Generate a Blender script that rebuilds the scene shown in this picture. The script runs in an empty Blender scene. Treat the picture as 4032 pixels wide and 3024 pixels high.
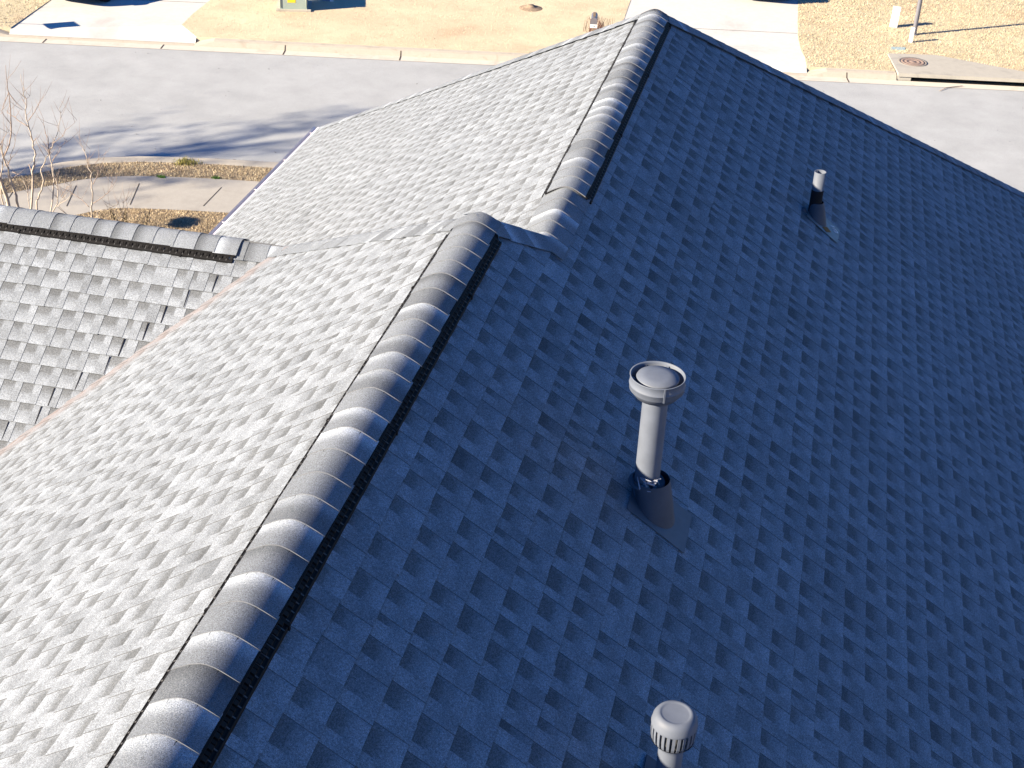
import bpy, bmesh, math, random
import numpy as np
from mathutils import Vector, Matrix
random.seed(7); rng = np.random.default_rng(7)
R = math.radians
scene = bpy.context.scene
C = scene.collection

# ------------------------------------------------------------------ camera, sky, sun, exposure
cam = bpy.data.cameras.new('camera'); co = bpy.data.objects.new('camera', cam); C.objects.link(co)
cam.sensor_width = 36; cam.lens = 49.841; cam.clip_start = .05; cam.clip_end = 2000
CP = Vector((1.5393, -6.5142, 3.0356))
_r = Vector((0.974031, 0.222863, 0.039953)); _u = Vector((-0.148695, 0.496573, 0.855164)); _f = Vector((-0.170745, 0.838896, -0.516816))
co.matrix_world = Matrix(((_r.x, _u.x, -_f.x, CP.x), (_r.y, _u.y, -_f.y, CP.y), (_r.z, _u.z, -_f.z, CP.z), (0, 0, 0, 1)))
scene.camera = co
SUN_EL, SUN_AZ = 24.4, 35.0          # light travels towards +x,+y at 35 degrees from +x
ld = Vector((math.cos(R(SUN_EL))*math.cos(R(SUN_AZ)), math.cos(R(SUN_EL))*math.sin(R(SUN_AZ)), -math.sin(R(SUN_EL))))
w = bpy.data.worlds.new('World'); scene.world = w; w.use_nodes = True
nt = w.node_tree; bg = nt.nodes['Background']; sky = nt.nodes.new('ShaderNodeTexSky')
sky.sky_type = 'NISHITA'; sky.sun_disc = False; sky.sun_elevation = R(SUN_EL)
sky.sun_rotation = math.atan2(-ld.x, -ld.y)
sky.air_density = 1.0; sky.dust_density = 0.0; sky.ozone_density = 6.0; sky.altitude = 300
tint = nt.nodes.new('ShaderNodeMix'); tint.data_type = 'RGBA'; tint.blend_type = 'MULTIPLY'; tint.inputs[0].default_value = 1
tint.inputs[7].default_value = (.31, .68, 1.02, 1)       # the deep blue of a clear winter sky
nt.links.new(sky.outputs[0], tint.inputs[6]); nt.links.new(tint.outputs[2], bg.inputs[0]); bg.inputs[1].default_value = 0.0500
sun = bpy.data.lights.new('sun', 'SUN'); so = bpy.data.objects.new('sun', sun); C.objects.link(so)
sun.energy = 5.0; sun.angle = R(0.53); sun.color = (1.0, 0.85, 0.635)
so.rotation_euler = ld.to_track_quat('-Z', 'Y').to_euler()
scene.view_settings.view_transform = 'Standard'; scene.view_settings.look = 'None'
scene.view_settings.exposure = 1.80; scene.view_settings.gamma = 1

# ------------------------------------------------------------------ helpers
def unproj(px, py, z):               # a point of the plane z seen at photo pixel (4032x3024); used once to survey positions
    d = _f + _r*((px-2016)/5582.2) - _u*((py-1512)/5582.2)
    return CP + d*((z-CP.z)/d.z)
def at_y(px, py, Y):
    d = _f + _r*((px-2016)/5582.2) - _u*((py-1512)/5582.2)
    return CP + d*((Y-CP.y)/d.y)

def mesh_obj(name, verts, faces, mats, parent=None, fmat=None, smooth=None, label=None):
    me = bpy.data.meshes.new(name); me.from_pydata([tuple(v) for v in verts], [], faces); me.update()
    for m in (mats if isinstance(mats, (list, tuple)) else [mats]): me.materials.append(m)
    if fmat is not None: me.polygons.foreach_set('material_index', fmat)
    if smooth is not None:
        me.polygons.foreach_set('use_smooth', [bool(smooth)]*len(faces) if isinstance(smooth, bool) else smooth)
    o = bpy.data.objects.new(name, me); C.objects.link(o)
    if parent is not None: o.parent = parent
    if label: o['label'] = label
    return o

class MB:
    def __init__(s): s.v = []; s.f = []; s.m = []; s.s = []
    def add(s, vs, fs, m=0, sm=False):
        b = len(s.v); s.v += [Vector(v) for v in vs]
        for f in fs: s.f.append([b+i for i in f]); s.m.append(m); s.s.append(sm)
    def box(s, c, size, mat=None, m=0):
        x, y, z = [a/2 for a in size]; vs = [Vector((i*x, j*y, k*z)) for i in (-1, 1) for j in (-1, 1) for k in (-1, 1)]
        M = mat or Matrix.Identity(3); c = Vector(c)
        s.add([c + M @ v for v in vs], [(0,1,3,2), (4,6,7,5), (0,4,5,1), (2,3,7,6), (0,2,6,4), (1,5,7,3)], m)
    def lathe(s, base, axis, prof, n=32, m=0, sm=True, close=True):
        axis = Vector(axis).normalized(); a = axis.orthogonal().normalized(); b = axis.cross(a); base = Vector(base)
        vs = []
        for (r, h) in prof:
            for i in range(n):
                t = 2*math.pi*i/n; vs.append(base + axis*h + (a*math.cos(t)+b*math.sin(t))*r)
        fs = []
        for k in range(len(prof)-1):
            for i in range(n): fs.append((k*n+i, k*n+(i+1) % n, (k+1)*n+(i+1) % n, (k+1)*n+i))
        s.add(vs, fs, m, sm)
    def disc(s, base, axis, r, n=32, m=0):
        axis = Vector(axis).normalized(); a = axis.orthogonal().normalized(); b = axis.cross(a); base = Vector(base)
        s.add([base+(a*math.cos(2*math.pi*i/n)+b*math.sin(2*math.pi*i/n))*r for i in range(n)], [tuple(range(n))], m)
    def tube(s, pts, rad, n=6, m=0, sm=True):
        vs = []; fs = []; N = len(pts)
        for k, p in enumerate(pts):
            p = Vector(p); d = (Vector(pts[min(k+1, N-1)])-Vector(pts[max(k-1, 0)])).normalized()
            a = d.cross(Vector((.31, .95, .05))).normalized(); b = d.cross(a)
            r = rad[k] if isinstance(rad, (list, tuple)) else rad
            vs += [p+(a*math.cos(2*math.pi*i/n)+b*math.sin(2*math.pi*i/n))*r for i in range(n)]
        for k in range(N-1):
            for i in range(n): fs.append((k*n+i, k*n+(i+1) % n, (k+1)*n+(i+1) % n, (k+1)*n+i))
        fs.append(tuple(range(n))[::-1]); fs.append(tuple((N-1)*n+i for i in range(n)))
        s.add(vs, fs, m, sm)
    def prism(s, poly, z0, z1, m=0, mt=None):      # poly in plan, extruded
        n = len(poly); vs = [(p[0], p[1], z0) for p in poly]+[(p[0], p[1], z1) for p in poly]
        s.add(vs, [tuple(range(n, 2*n))], m if mt is None else mt); s.add(vs, [(i, (i+1) % n, n+(i+1) % n, n+i) for i in range(n)]+[tuple(range(n))[::-1]], m)
    def build(s, name, mats, parent=None, label=None):
        o = mesh_obj(name, s.v, s.f, mats, parent, s.m, s.s, label)
        bm = bmesh.new(); bm.from_mesh(o.data); bmesh.ops.recalc_face_normals(bm, faces=bm.faces); bm.to_mesh(o.data); bm.free()
        return o

def empty(name, loc=(0, 0, 0)):
    o = bpy.data.objects.new(name, None); o.location = loc; C.objects.link(o); o.empty_display_size = .2; return o
def tag(o, label, cat, group=None):
    o['label'] = label; o['category'] = cat
    if group: o['group'] = group
    return o
def under(root, *objs):              # children keep their world coordinates under a root Empty that stands at the base
    for o in objs:
        o.parent = root; o.matrix_parent_inverse = Matrix.Translation(-Vector(root.location))

def text_mesh(name, body, size, mat, mw):
    tc = bpy.data.curves.new(name, 'FONT'); tc.body = body; tc.size = size; tc.extrude = .001; tc.align_x = 'CENTER'; tc.align_y = 'CENTER'
    to = bpy.data.objects.new(name, tc); C.objects.link(to); bpy.context.view_layer.update()
    me = bpy.data.meshes.new_from_object(to.evaluated_get(bpy.context.evaluated_depsgraph_get())); bpy.data.objects.remove(to)
    me.materials.clear(); me.materials.append(mat); me.transform(mw); me.name = name
    o = bpy.data.objects.new(name, me); C.objects.link(o); return o

# ------------------------------------------------------------------ materials
class NG:
    def __init__(s, name, rough=.9, spec=.3):
        s.m = bpy.data.materials.new(name); s.m.use_nodes = True; s.t = s.m.node_tree; s.b = s.t.nodes['Principled BSDF']
        s.b.inputs['Roughness'].default_value = rough; s.b.inputs['Specular IOR Level'].default_value = spec
        s.obj = None
    def n(s, typ, **kw):
        x = s.t.nodes.new('ShaderNode'+typ)
        for k, v in kw.items(): setattr(x, k, v)
        return x
    def put(s, node, sock, val):
        if hasattr(val, 'is_linked') or isinstance(val, bpy.types.NodeSocket): s.t.links.new(val, node.inputs[sock])
        else: node.inputs[sock].default_value = val
    def co(s, kind='Object'):
        if not s.obj: s.obj = s.n('TexCoord')
        return s.obj.outputs[kind]
    def noise(s, scale, detail=3, rough=.6, vec=None, dist=0):
        x = s.n('TexNoise'); s.put(x, 'Vector', vec or s.co()); s.put(x, 'Scale', scale); s.put(x, 'Detail', detail); s.put(x, 'Roughness', rough); s.put(x, 'Distortion', dist)
        return x.outputs['Fac']
    def math(s, op, a, b=0., c=0., clamp=False):
        x = s.n('Math', operation=op); x.use_clamp = clamp; s.put(x, 0, a); s.put(x, 1, b); s.put(x, 2, c); return x.outputs[0]
    def map(s, v, a, b, c, d, smooth=False):
        x = s.n('MapRange'); x.interpolation_type = 'SMOOTHSTEP' if smooth else 'LINEAR'
        for i, q in enumerate((v, a, b, c, d)): s.put(x, i, q)
        return x.outputs[0]
    def ramp(s, v, stops):
        x = s.n('ValToRGB'); s.put(x, 0, v); e = x.color_ramp.elements
        e[0].position, e[0].color = stops[0][0], (*stops[0][1], 1); e[1].position, e[1].color = stops[-1][0], (*stops[-1][1], 1)
        for p, c in stops[1:-1]: q = e.new(p); q.color = (*c, 1)
        return x.outputs[0]
    def mix(s, fac, a, b, blend='MIX'):
        x = s.n('Mix', data_type='RGBA', blend_type=blend); s.put(x, 0, fac); s.put(x, 6, a if not isinstance(a, tuple) else (*a, 1)); s.put(x, 7, b if not isinstance(b, tuple) else (*b, 1)); return x.outputs[2]
    def scale(s, col, v):
        x = s.n('VectorMath', operation='SCALE'); s.put(x, 0, col); s.put(x, 3, v); return x.outputs[0]
    def bump(s, h, strength, dist):
        x = s.n('Bump'); s.put(x, 'Height', h); s.put(x, 'Strength', strength); s.put(x, 'Distance', dist); s.t.links.new(x.outputs[0], s.b.inputs['Normal'])
    def col(s, c): s.put(s.b, 'Base Color', c if not isinstance(c, tuple) else (*c, 1)); return s

def plain(name, c, rough=.7, spec=.4, var=.12, scale=20, metal=0, bump=0):
    g = NG(name, rough, spec); v = g.map(g.noise(scale, 4), .25, .75, 1-var, 1+var)
    rgb = g.n('RGB'); rgb.outputs[0].default_value = (*c, 1); g.col(g.scale(rgb.outputs[0], v)); g.b.inputs['Metallic'].default_value = metal
    if bump: g.bump(g.noise(scale*6, 3), bump, .003)
    return g.m

SHC = (.170, .187, .212)
def shingle_mat(name, chalk=False):
    g = NG(name, .92, .22)
    uv = g.n('UVMap', uv_map='UVMap').outputs[0]; sp = g.n('SeparateXYZ'); g.put(sp, 0, uv); U, V = sp.outputs[0], sp.outputs[1]
    at = g.n('Attribute', attribute_name='tone').outputs['Fac']; at2 = g.n('Attribute', attribute_name='tone2').outputs['Fac']
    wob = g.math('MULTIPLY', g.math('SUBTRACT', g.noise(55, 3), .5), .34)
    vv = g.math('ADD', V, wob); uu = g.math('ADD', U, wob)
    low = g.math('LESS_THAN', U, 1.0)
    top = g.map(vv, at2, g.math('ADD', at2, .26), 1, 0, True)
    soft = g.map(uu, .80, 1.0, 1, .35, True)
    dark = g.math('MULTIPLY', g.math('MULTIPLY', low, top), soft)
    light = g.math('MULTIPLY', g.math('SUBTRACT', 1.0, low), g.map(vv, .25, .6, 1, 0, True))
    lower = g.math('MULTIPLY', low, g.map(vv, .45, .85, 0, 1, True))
    tone = g.math('MULTIPLY', g.math('MULTIPLY', at, g.math('MULTIPLY', g.map(V, 0, 1, .89, 1.09), g.map(V, 0, .055, .72, 1))), g.math('ADD', g.math('ADD', g.math('ADD', 1.0, g.math('MULTIPLY', dark, -.30)), g.math('MULTIPLY', light, .24)), g.math('MULTIPLY', lower, .22)))  # top of each course darkened: the shadow under the butt, painted into the tone
    big = g.math('MULTIPLY', g.map(g.noise(.9, 3), .3, .7, .93, 1.07), g.map(g.noise(75, 2, .8), .3, .7, .84, 1.16))
    grain = g.map(g.noise(430, 1, .5), .28, .72, .5, 1.55)
    grain2 = g.map(g.noise(150, 3, .9), .3, .7, .68, 1.34)
    f = g.math('MULTIPLY', g.math('MULTIPLY', tone, big), g.math('MULTIPLY', grain, grain2))
    base = g.ramp(g.noise(900, 0), [(.3, (SHC[0]*.8, SHC[1]*.85, SHC[2]*.95)), (.55, SHC), (.8, (SHC[0]*1.25, SHC[1]*1.2, SHC[2]*1.1))])
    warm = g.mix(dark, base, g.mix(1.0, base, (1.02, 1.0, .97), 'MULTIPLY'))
    c = g.scale(warm, f)
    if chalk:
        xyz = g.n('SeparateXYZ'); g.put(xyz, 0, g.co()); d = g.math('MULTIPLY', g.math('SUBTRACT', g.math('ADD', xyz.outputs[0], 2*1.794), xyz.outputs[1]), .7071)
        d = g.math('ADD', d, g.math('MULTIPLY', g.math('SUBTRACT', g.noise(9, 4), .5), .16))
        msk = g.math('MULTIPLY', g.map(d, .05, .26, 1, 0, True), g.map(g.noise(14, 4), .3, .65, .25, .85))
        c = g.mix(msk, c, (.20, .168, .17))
    g.put(g.b, 'Base Color', c); g.bump(g.noise(300, 2, .7), .55, .0025)
    return g.m
def cap_mat():
    g = NG('cap_shingle', .92, .22)
    at = g.n('Attribute', attribute_name='tone').outputs['Fac']
    uv = g.n('UVMap', uv_map='UVMap').outputs[0]; sp = g.n('SeparateXYZ'); g.put(sp, 0, uv)
    v = g.math('ADD', sp.outputs[1], g.math('MULTIPLY', g.math('SUBTRACT', g.noise(40, 2), .5), .12))
    at2 = g.n('Attribute', attribute_name='tone2').outputs['Fac']; lapband = g.math('ADD', 1.0, g.math('MULTIPLY', at2, g.map(v, .3, .95, 0, 1, True)))
    grain = g.map(g.noise(430, 1, .5), .28, .72, .4, 1.6); grain2 = g.map(g.noise(150, 3, .8), .3, .7, .72, 1.28)
    f = g.math('MULTIPLY', g.math('MULTIPLY', at, lapband), g.math('MULTIPLY', grain, grain2))
    base = g.ramp(g.noise(900, 0), [(.3, (SHC[0]*.8, SHC[1]*.85, SHC[2]*.95)), (.55, SHC), (.8, (SHC[0]*1.25, SHC[1]*1.2, SHC[2]*1.1))])
    g.put(g.b, 'Base Color', g.scale(base, f)); g.bump(g.noise(260, 3, .85), 1.0, .0075)
    return g.m
def ground_mats():
    M = {}
    def grassy(name, stops, green):
        g = NG(name, 1, .05)
        n1 = g.noise(14, 6, .8, dist=.6); n2 = g.noise(1.1, 4, .6); n3 = g.noise(55, 3, .8)
        v = g.math('ADD', g.math('MULTIPLY', n1, .45), g.math('MULTIPLY', n3, .55)); c = g.ramp(v, stops)
        c = g.scale(c, g.map(n2, .3, .7, .84, 1.12))
        c = g.mix(g.math('MULTIPLY', g.map(g.noise(.55, 5, .65), .52, .72, 0, 1, True), .45), c, (.30, .19, .13))
        c = g.mix(g.math('MULTIPLY', g.map(g.noise(2.3, 3), .66, .74, 0, 1, True), green), c, (.16, .2, .07))
        g.put(g.b, 'Base Color', c); g.bump(v, .6, .02); return g.m
    M['lawn_far'] = grassy('dormant_grass_pale', [(.30, (.22, .175, .12)), (.42, (.46, .40, .28)), (.62, (.56, .51, .38)), (.8, (.64, .59, .45))], .1)
    M['lawn_left'] = grassy('dormant_grass_cream', [(.28, (.32, .26, .18)), (.40, (.50, .425, .305)), (.62, (.57, .495, .365)), (.8, (.64, .57, .44))], .0)
    M['lawn_near'] = grassy('dormant_grass_brown', [(.30, (.17, .135, .10)), (.45, (.26, .21, .15)), (.6, (.36, .30, .215)), (.78, (.46, .40, .30))], .3)
    g = NG('asphalt', .95, .25)
    a = g.noise(60, 4, .9); b = g.noise(1.1, 5, .6); c3 = g.noise(28, 3)
    v = g.math('MULTIPLY', g.map(a, .25, .75, .72, 1.28), g.math('MULTIPLY', g.map(b, .3, .7, .89, 1.07), g.map(c3, .3, .7, .96, 1.04)))
    rgb = g.n('RGB'); rgb.outputs[0].default_value = (.335, .352, .37, 1); spk = g.math('GREATER_THAN', g.noise(60, 0), .80)
    c = g.scale(rgb.outputs[0], v); c = g.mix(g.math('MULTIPLY', spk, .5), c, (.07, .06, .05)); g.put(g.b, 'Base Color', c); g.bump(a, .5, .006); M['asphalt'] = g.m
    def conc(name, c, stain, sc=.9):
        g = NG(name, .9, .25); n = g.noise(sc, 6, .62, dist=.5); f = g.noise(90, 3, .7); k = g.noise(7, 5, .7)
        v = g.math('MULTIPLY', g.map(f, .3, .7, .93, 1.07), g.map(k, .3, .7, .94, 1.06)); rgb = g.n('RGB'); rgb.outputs[0].default_value = (*c, 1)
        cc = g.scale(rgb.outputs[0], v); cc = g.mix(g.map(n, .50, .78, 0, .8, True), cc, stain); g.put(g.b, 'Base Color', cc); g.bump(f, .25, .004); return g.m
    M['drive'] = conc('driveway_concrete', (.50, .50, .49), (.36, .345, .34), .45)
    M['curb'] = conc('curb_concrete', (.40, .37, .32), (.25, .215, .18), 2.5)
    M['curbface'] = conc('dirty_curb_face', (.345, .315, .275), (.24, .21, .175), 3.5)
    M['walk'] = conc('sidewalk_concrete', (.34, .325, .30), (.25, .235, .215), 1.2)
    M['gutterpan'] = conc('gutter_pan_concrete', (.50, .47, .42), (.34, .30, .25), 1.5)
    M['inlet'] = conc('inlet_concrete', (.36, .345, .31), (.26, .25, .23), 2.2)
    M['joint'] = plain('joint_dirt', (.07, .06, .05), 1, .1)
    return M
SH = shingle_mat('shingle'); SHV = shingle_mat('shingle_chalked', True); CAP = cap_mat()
EDGE = plain('asphalt_cut_edge', (.10, .103, .11), .9, .2)
PLASTIC = plain('black_vent_plastic', (.005, .005, .006), .7, .15); PLASTIC2 = plain('grey_vent_plastic', (.008, .008, .009), .7, .2)
PLASTIC3 = plain('sunlit_vent_rib', (.08, .08, .085), .8, .2); UNDER = plain('roof_underlay', (.04, .045, .055), .95, .1)  # rib grey is lightened to paint the sunlit fins of the vent
WHITE = plain('white_gutter_metal', (.72, .68, .74), .45, .5, .04, 3)
PIPE = plain('grey_painted_pipe', (.108, .126, .165), .6, .35, .12, 14)
RUBBER = plain('black_boot', (.062, .072, .095), .7, .3, .15, 12)
GALV = plain('weathered_flashing', (.17, .19, .21), .55, .5, .2, 25, .4)
STUCCO = plain('beige_siding', (.45, .40, .33), .9, .2, .06, 3)
GM = ground_mats()
GREEN_PAINT = plain('grey_green_paint', (.30, .36, .32), .5, .4, .05, 4)
YELLOW = plain('yellow_label', (.75, .55, .03), .6, .3, .1, 60)
WHITEP = plain('white_plastic', (.72, .72, .74), .5, .4, .04, 10)
POLEM = plain('grey_galvanised_pole', (.16, .16, .185), .5, .5, .08, 6, .2)
WOOD = plain('brown_post', (.16, .12, .09), .85, .2, .2, 15)
IRON = plain('rusty_iron', (.23, .17, .145), .8, .3, .3, 40)
BARK = plain('pale_bark', (.40, .35, .30), .9, .15, .25, 30)
BARK2 = plain('twig_bark', (.30, .235, .20), .9, .15, .2, 30)
LEAF = plain('dark_foliage', (.05, .07, .03), .9, .2, .4, 5)
GREENT = plain('green_tuft', (.10, .22, .04), .8, .2, .3, 30)
DEBRIS = plain('leaf_litter', (.20, .13, .095), .95, .1, .5, 80)
DARKPAINT = plain('dark_car_paint', (.018, .02, .026), .25, .6, .05, 3)
REDPAINT = plain('dark_plum_car_paint', (.03, .02, .026), .25, .6, .05, 3)
GLASS = plain('dark_car_glass', (.01, .012, .014), .06, .7, 0, 3)
TYRE = plain('tyre_rubber', (.012, .012, .013), .85, .2)
RIM = plain('alloy_rim', (.4, .4, .42), .35, .6, .05, 5, .7)
LAMPG = plain('headlight_glass', (.5, .5, .5), .1, .7)

# ------------------------------------------------------------------ roof geometry
T = .704; K = math.sqrt(1+T*T); S_, C_, L_, E_ = .2845, 1.794, 4.353, 4.46; EXPO = .143
ZE = -(S_+E_)*T; GZ = -8.65; RZ = -8.80
house = empty('brick_house', (0, 2, GZ))
tag(house, 'house with a grey shingled hip roof, black ridge vents and three grey vent pipes', 'house')
def hc(o): under(house, o); return o

def clip(poly, a, b, c):             # keep a*x+b*y<=c
    out = []; n = len(poly)
    for i in range(n):
        p, q = poly[i], poly[(i+1) % n]; dp = a*p[0]+b*p[1]-c; dq = a*q[0]+b*q[1]-c
        if dp <= 0: out.append(p)
        if (dp < 0 < dq) or (dq < 0 < dp):
            t = dp/(dp-dq); out.append((p[0]+(q[0]-p[0])*t, p[1]+(q[1]-p[1])*t))
    return out

def slope(name, O, A, D, regions, u0, u1, v1, mat, lift=0, seed=1, label=None, cell=1.0):
    """tabs of laminated shingles on the plane through O; A runs along the courses, D down the slope; regions are convex
    lists of half-planes in (u,v)"""
    rnd = random.Random(seed); O, A, D = Vector(O), Vector(A).normalized(), Vector(D).normalized(); N = A.cross(D)
    if N.z < 0: N = -N
    V = []; F = []; FM = []; UV = []; T1 = []; T2 = []
    def emit(poly, v0, hi, uvf, tone, t2):
        if len(poly) < 3: return
        ar = sum(poly[i][0]*poly[(i+1) % len(poly)][1]-poly[(i+1) % len(poly)][0]*poly[i][1] for i in range(len(poly)))/2
        if abs(ar) < 1e-6: return
        if (ar < 0) != (A.cross(D).z < 0): poly = poly[::-1]
        b = len(V); n = len(poly)
        for p in poly: V.append(O+A*p[0]+D*p[1]+N*(lift+hi+.0055*(p[1]-v0)/EXPO))
        for p in poly: V.append(O+A*p[0]+D*p[1]+N*(lift-.004))
        F.append(tuple(range(b, b+n))); FM.append(0)
        for p in poly: UV.append(uvf(p)); T1.append(tone); T2.append(t2)
        for i in range(n):
            j = (i+1) % n; F.append((b+i, b+n+i, b+n+j, b+j)); FM.append(1)
            for q in range(4): UV.append((0, 0)); T1.append(tone); T2.append(t2)
    nc = int(math.ceil(v1/EXPO))
    for ci in range(nc):
        v0 = ci*EXPO + (-.02 if ci else 0); vv0 = ci*EXPO; ve = (ci+1)*EXPO
        u = u0 - rnd.random()*.2; last = 0
        while u < u1:
            wl = rnd.uniform(.072, .12) if rnd.random() > .12 else rnd.uniform(.03, .05)
            wh = rnd.uniform(.04, .08) if rnd.random() > .09 else rnd.uniform(.11, .16)
            tl = rnd.gauss(1, .055)*(1 if rnd.random() > .06 else .8); th = rnd.gauss(1.04, .06)*(1 if rnd.random() > .05 else 1.15)
            wl *= cell; wh *= cell
            t2 = rnd.choice([.16, .2, .24, .28, .34]) if rnd.random() > .05 else -.2
            jit = rnd.gauss(0, .0022)
            for (a, b, hi, tone, off) in ((u, u+wl, 0.0010, tl, 0), (u+wl, u+wl+wh, .0032, th, 1)):
                for reg in regions:
                    poly = [(a, v0), (b, v0), (b, ve+jit), (a, ve+jit)]
                    for hp in reg:
                        poly = clip(poly, *hp)
                        if len(poly) < 3: break
                    emit(poly, vv0, hi, lambda p, a=a, b=b, off=off, vv0=vv0: (off+.002+.996*(p[0]-a)/(b-a), (p[1]-vv0)/EXPO), tone, t2)
            u += wl+wh
    me = bpy.data.meshes.new(name); me.from_pydata([tuple(v) for v in V], [], F); me.update()
    me.materials.append(mat); me.materials.append(EDGE); me.polygons.foreach_set('material_index', FM)
    uvl = me.uv_layers.new(name='UVMap'); uvl.data.foreach_set('uv', np.array(UV, 'f').ravel())
    for nm, arr in (('tone', T1), ('tone2', T2)):
        at = me.attributes.new(nm, 'FLOAT', 'CORNER'); at.data.foreach_set('value', np.array(arr, 'f'))
    o = bpy.data.objects.new(name, me); C.objects.link(o)
    if label: o['label'] = label
    return hc(o)

k = K
# right slope, z=-T x : u=y, v=x*K
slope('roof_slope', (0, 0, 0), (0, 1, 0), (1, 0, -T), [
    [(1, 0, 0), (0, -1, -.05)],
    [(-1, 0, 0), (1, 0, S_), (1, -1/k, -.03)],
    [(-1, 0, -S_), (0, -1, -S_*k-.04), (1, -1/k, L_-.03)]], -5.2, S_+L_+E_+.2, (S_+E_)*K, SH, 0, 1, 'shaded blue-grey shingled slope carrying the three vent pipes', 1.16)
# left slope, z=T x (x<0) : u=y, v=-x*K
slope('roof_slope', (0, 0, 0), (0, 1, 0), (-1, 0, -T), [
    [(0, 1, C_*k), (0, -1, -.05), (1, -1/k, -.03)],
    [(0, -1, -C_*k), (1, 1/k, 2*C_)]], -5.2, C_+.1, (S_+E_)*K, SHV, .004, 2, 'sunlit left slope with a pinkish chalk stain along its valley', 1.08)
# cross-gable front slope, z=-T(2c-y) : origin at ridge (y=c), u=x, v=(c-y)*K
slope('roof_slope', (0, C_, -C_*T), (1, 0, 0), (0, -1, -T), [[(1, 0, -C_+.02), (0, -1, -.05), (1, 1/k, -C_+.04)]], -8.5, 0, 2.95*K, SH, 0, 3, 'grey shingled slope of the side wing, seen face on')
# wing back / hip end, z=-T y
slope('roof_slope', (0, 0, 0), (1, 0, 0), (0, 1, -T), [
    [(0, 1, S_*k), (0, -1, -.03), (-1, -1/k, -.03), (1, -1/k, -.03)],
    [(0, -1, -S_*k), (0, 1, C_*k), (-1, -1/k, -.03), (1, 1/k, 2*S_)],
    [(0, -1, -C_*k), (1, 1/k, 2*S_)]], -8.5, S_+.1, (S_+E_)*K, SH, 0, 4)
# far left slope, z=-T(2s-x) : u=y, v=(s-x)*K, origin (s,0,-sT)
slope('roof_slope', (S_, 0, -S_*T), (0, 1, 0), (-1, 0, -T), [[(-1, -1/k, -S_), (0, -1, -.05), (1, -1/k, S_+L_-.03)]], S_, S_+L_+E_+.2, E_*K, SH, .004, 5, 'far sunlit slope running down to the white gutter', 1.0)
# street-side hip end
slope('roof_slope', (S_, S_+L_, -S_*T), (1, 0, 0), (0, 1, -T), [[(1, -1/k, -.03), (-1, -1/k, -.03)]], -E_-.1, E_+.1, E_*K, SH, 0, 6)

def ridge_caps(name, P0, P1, w, drop, crown, rise, n=16, butt_first=True, light=None, seed=1, start_tone=None, label=None, bow=.0):
    """overlapping cap shingles bent over a ridge or hip; P0 is the end the butts face"""
    rnd = random.Random(seed); P0, P1 = Vector(P0), Vector(P1); L = (P1-P0).length; a = (P1-P0)/L; EXPO = .155
    h = Vector((a.y, -a.x, 0)).normalized(); V = []; F = []; FM = []; UV = []; T1 = []; T2 = []; SM = []
    cnt = int(math.ceil(L/EXPO))
    z0 = math.sqrt(crown*crown)
    for i in range(cnt):
        s0 = i*EXPO; s1 = min(s0+EXPO*1.12, L+.02); jit = rnd.gauss(0, .004); ww = w+rnd.gauss(0, .0025)
        r = rnd.random(); tone = rnd.uniform(1.22, 1.42) if r > .12 else 1.0; r2 = rnd.random(); band = rnd.uniform(.6, 1.15) if r2 < .33 else (rnd.uniform(-.55, -.3) if r2 < .55 else rnd.uniform(-.08, .1))
        segs = []
        for (s, lift, vv) in ((s0+jit, .0045, 0.), (s0+(s1-s0)*.5, .0025, .5), (s1+jit, .0005, 1.12)):
            row = []
            for q in range(n+1):
                off = -ww+2*ww*q/n
                z = rise - drop*(math.sqrt(off*off+crown*crown)-math.sqrt(w*w+crown*crown)+w)
                row.append(P0+a*s+h*off+Vector((0, 0, z+lift)))
            segs.append((row, vv))
        b = len(V); m = n+1
        for row, vv in segs: V += row
        for kk in range(2):
            for q in range(n):
                F.append((b+kk*m+q, b+kk*m+q+1, b+(kk+1)*m+q+1, b+(kk+1)*m+q)); FM.append(0); SM.append(True)
                for (qq, rr) in ((q, kk), (q+1, kk), (q+1, kk+1), (q, kk+1)): UV.append((qq/n, segs[rr][1])); T1.append(tone); T2.append(band)
        c = len(V); V += [p.copy() for p in segs[0][0]]; V += [p-Vector((0, 0, .006)) for p in segs[0][0]]
        for q in range(n):
            F.append((c+q, c+m+q, c+m+q+1, c+q+1)); FM.append(1); SM.append(False)
            for _ in range(4): UV.append((0, 0)); T1.append(1.); T2.append(0.)
    me = bpy.data.meshes.new(name); me.from_pydata([tuple(v) for v in V], [], F); me.update()
    me.materials.append(CAP); me.materials.append(BUTT); me.polygons.foreach_set('material_index', FM); me.polygons.foreach_set('use_smooth', SM)
    uvl = me.uv_layers.new(name='UVMap'); uvl.data.foreach_set('uv', np.array(UV, 'f').ravel())
    for nm, arr in (('tone', T1), ('tone2', T2)):
        at = me.attributes.new(nm, 'FLOAT', 'CORNER'); at.data.foreach_set('value', np.array(arr, 'f'))
    bm = bmesh.new(); bm.from_mesh(me); bmesh.ops.recalc_face_normals(bm, faces=bm.faces)
    for f in bm.faces:
        if f.material_index == 0 and f.normal.z < 0: f.normal_flip()
    bm.to_mesh(me); bm.free()
    o = bpy.data.objects.new(name, me); C.objects.link(o)
    if label: o['label'] = label
    return hc(o)
BUTT = plain('cap_butt_edge', (.16, .17, .19), .9, .2)

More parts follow.
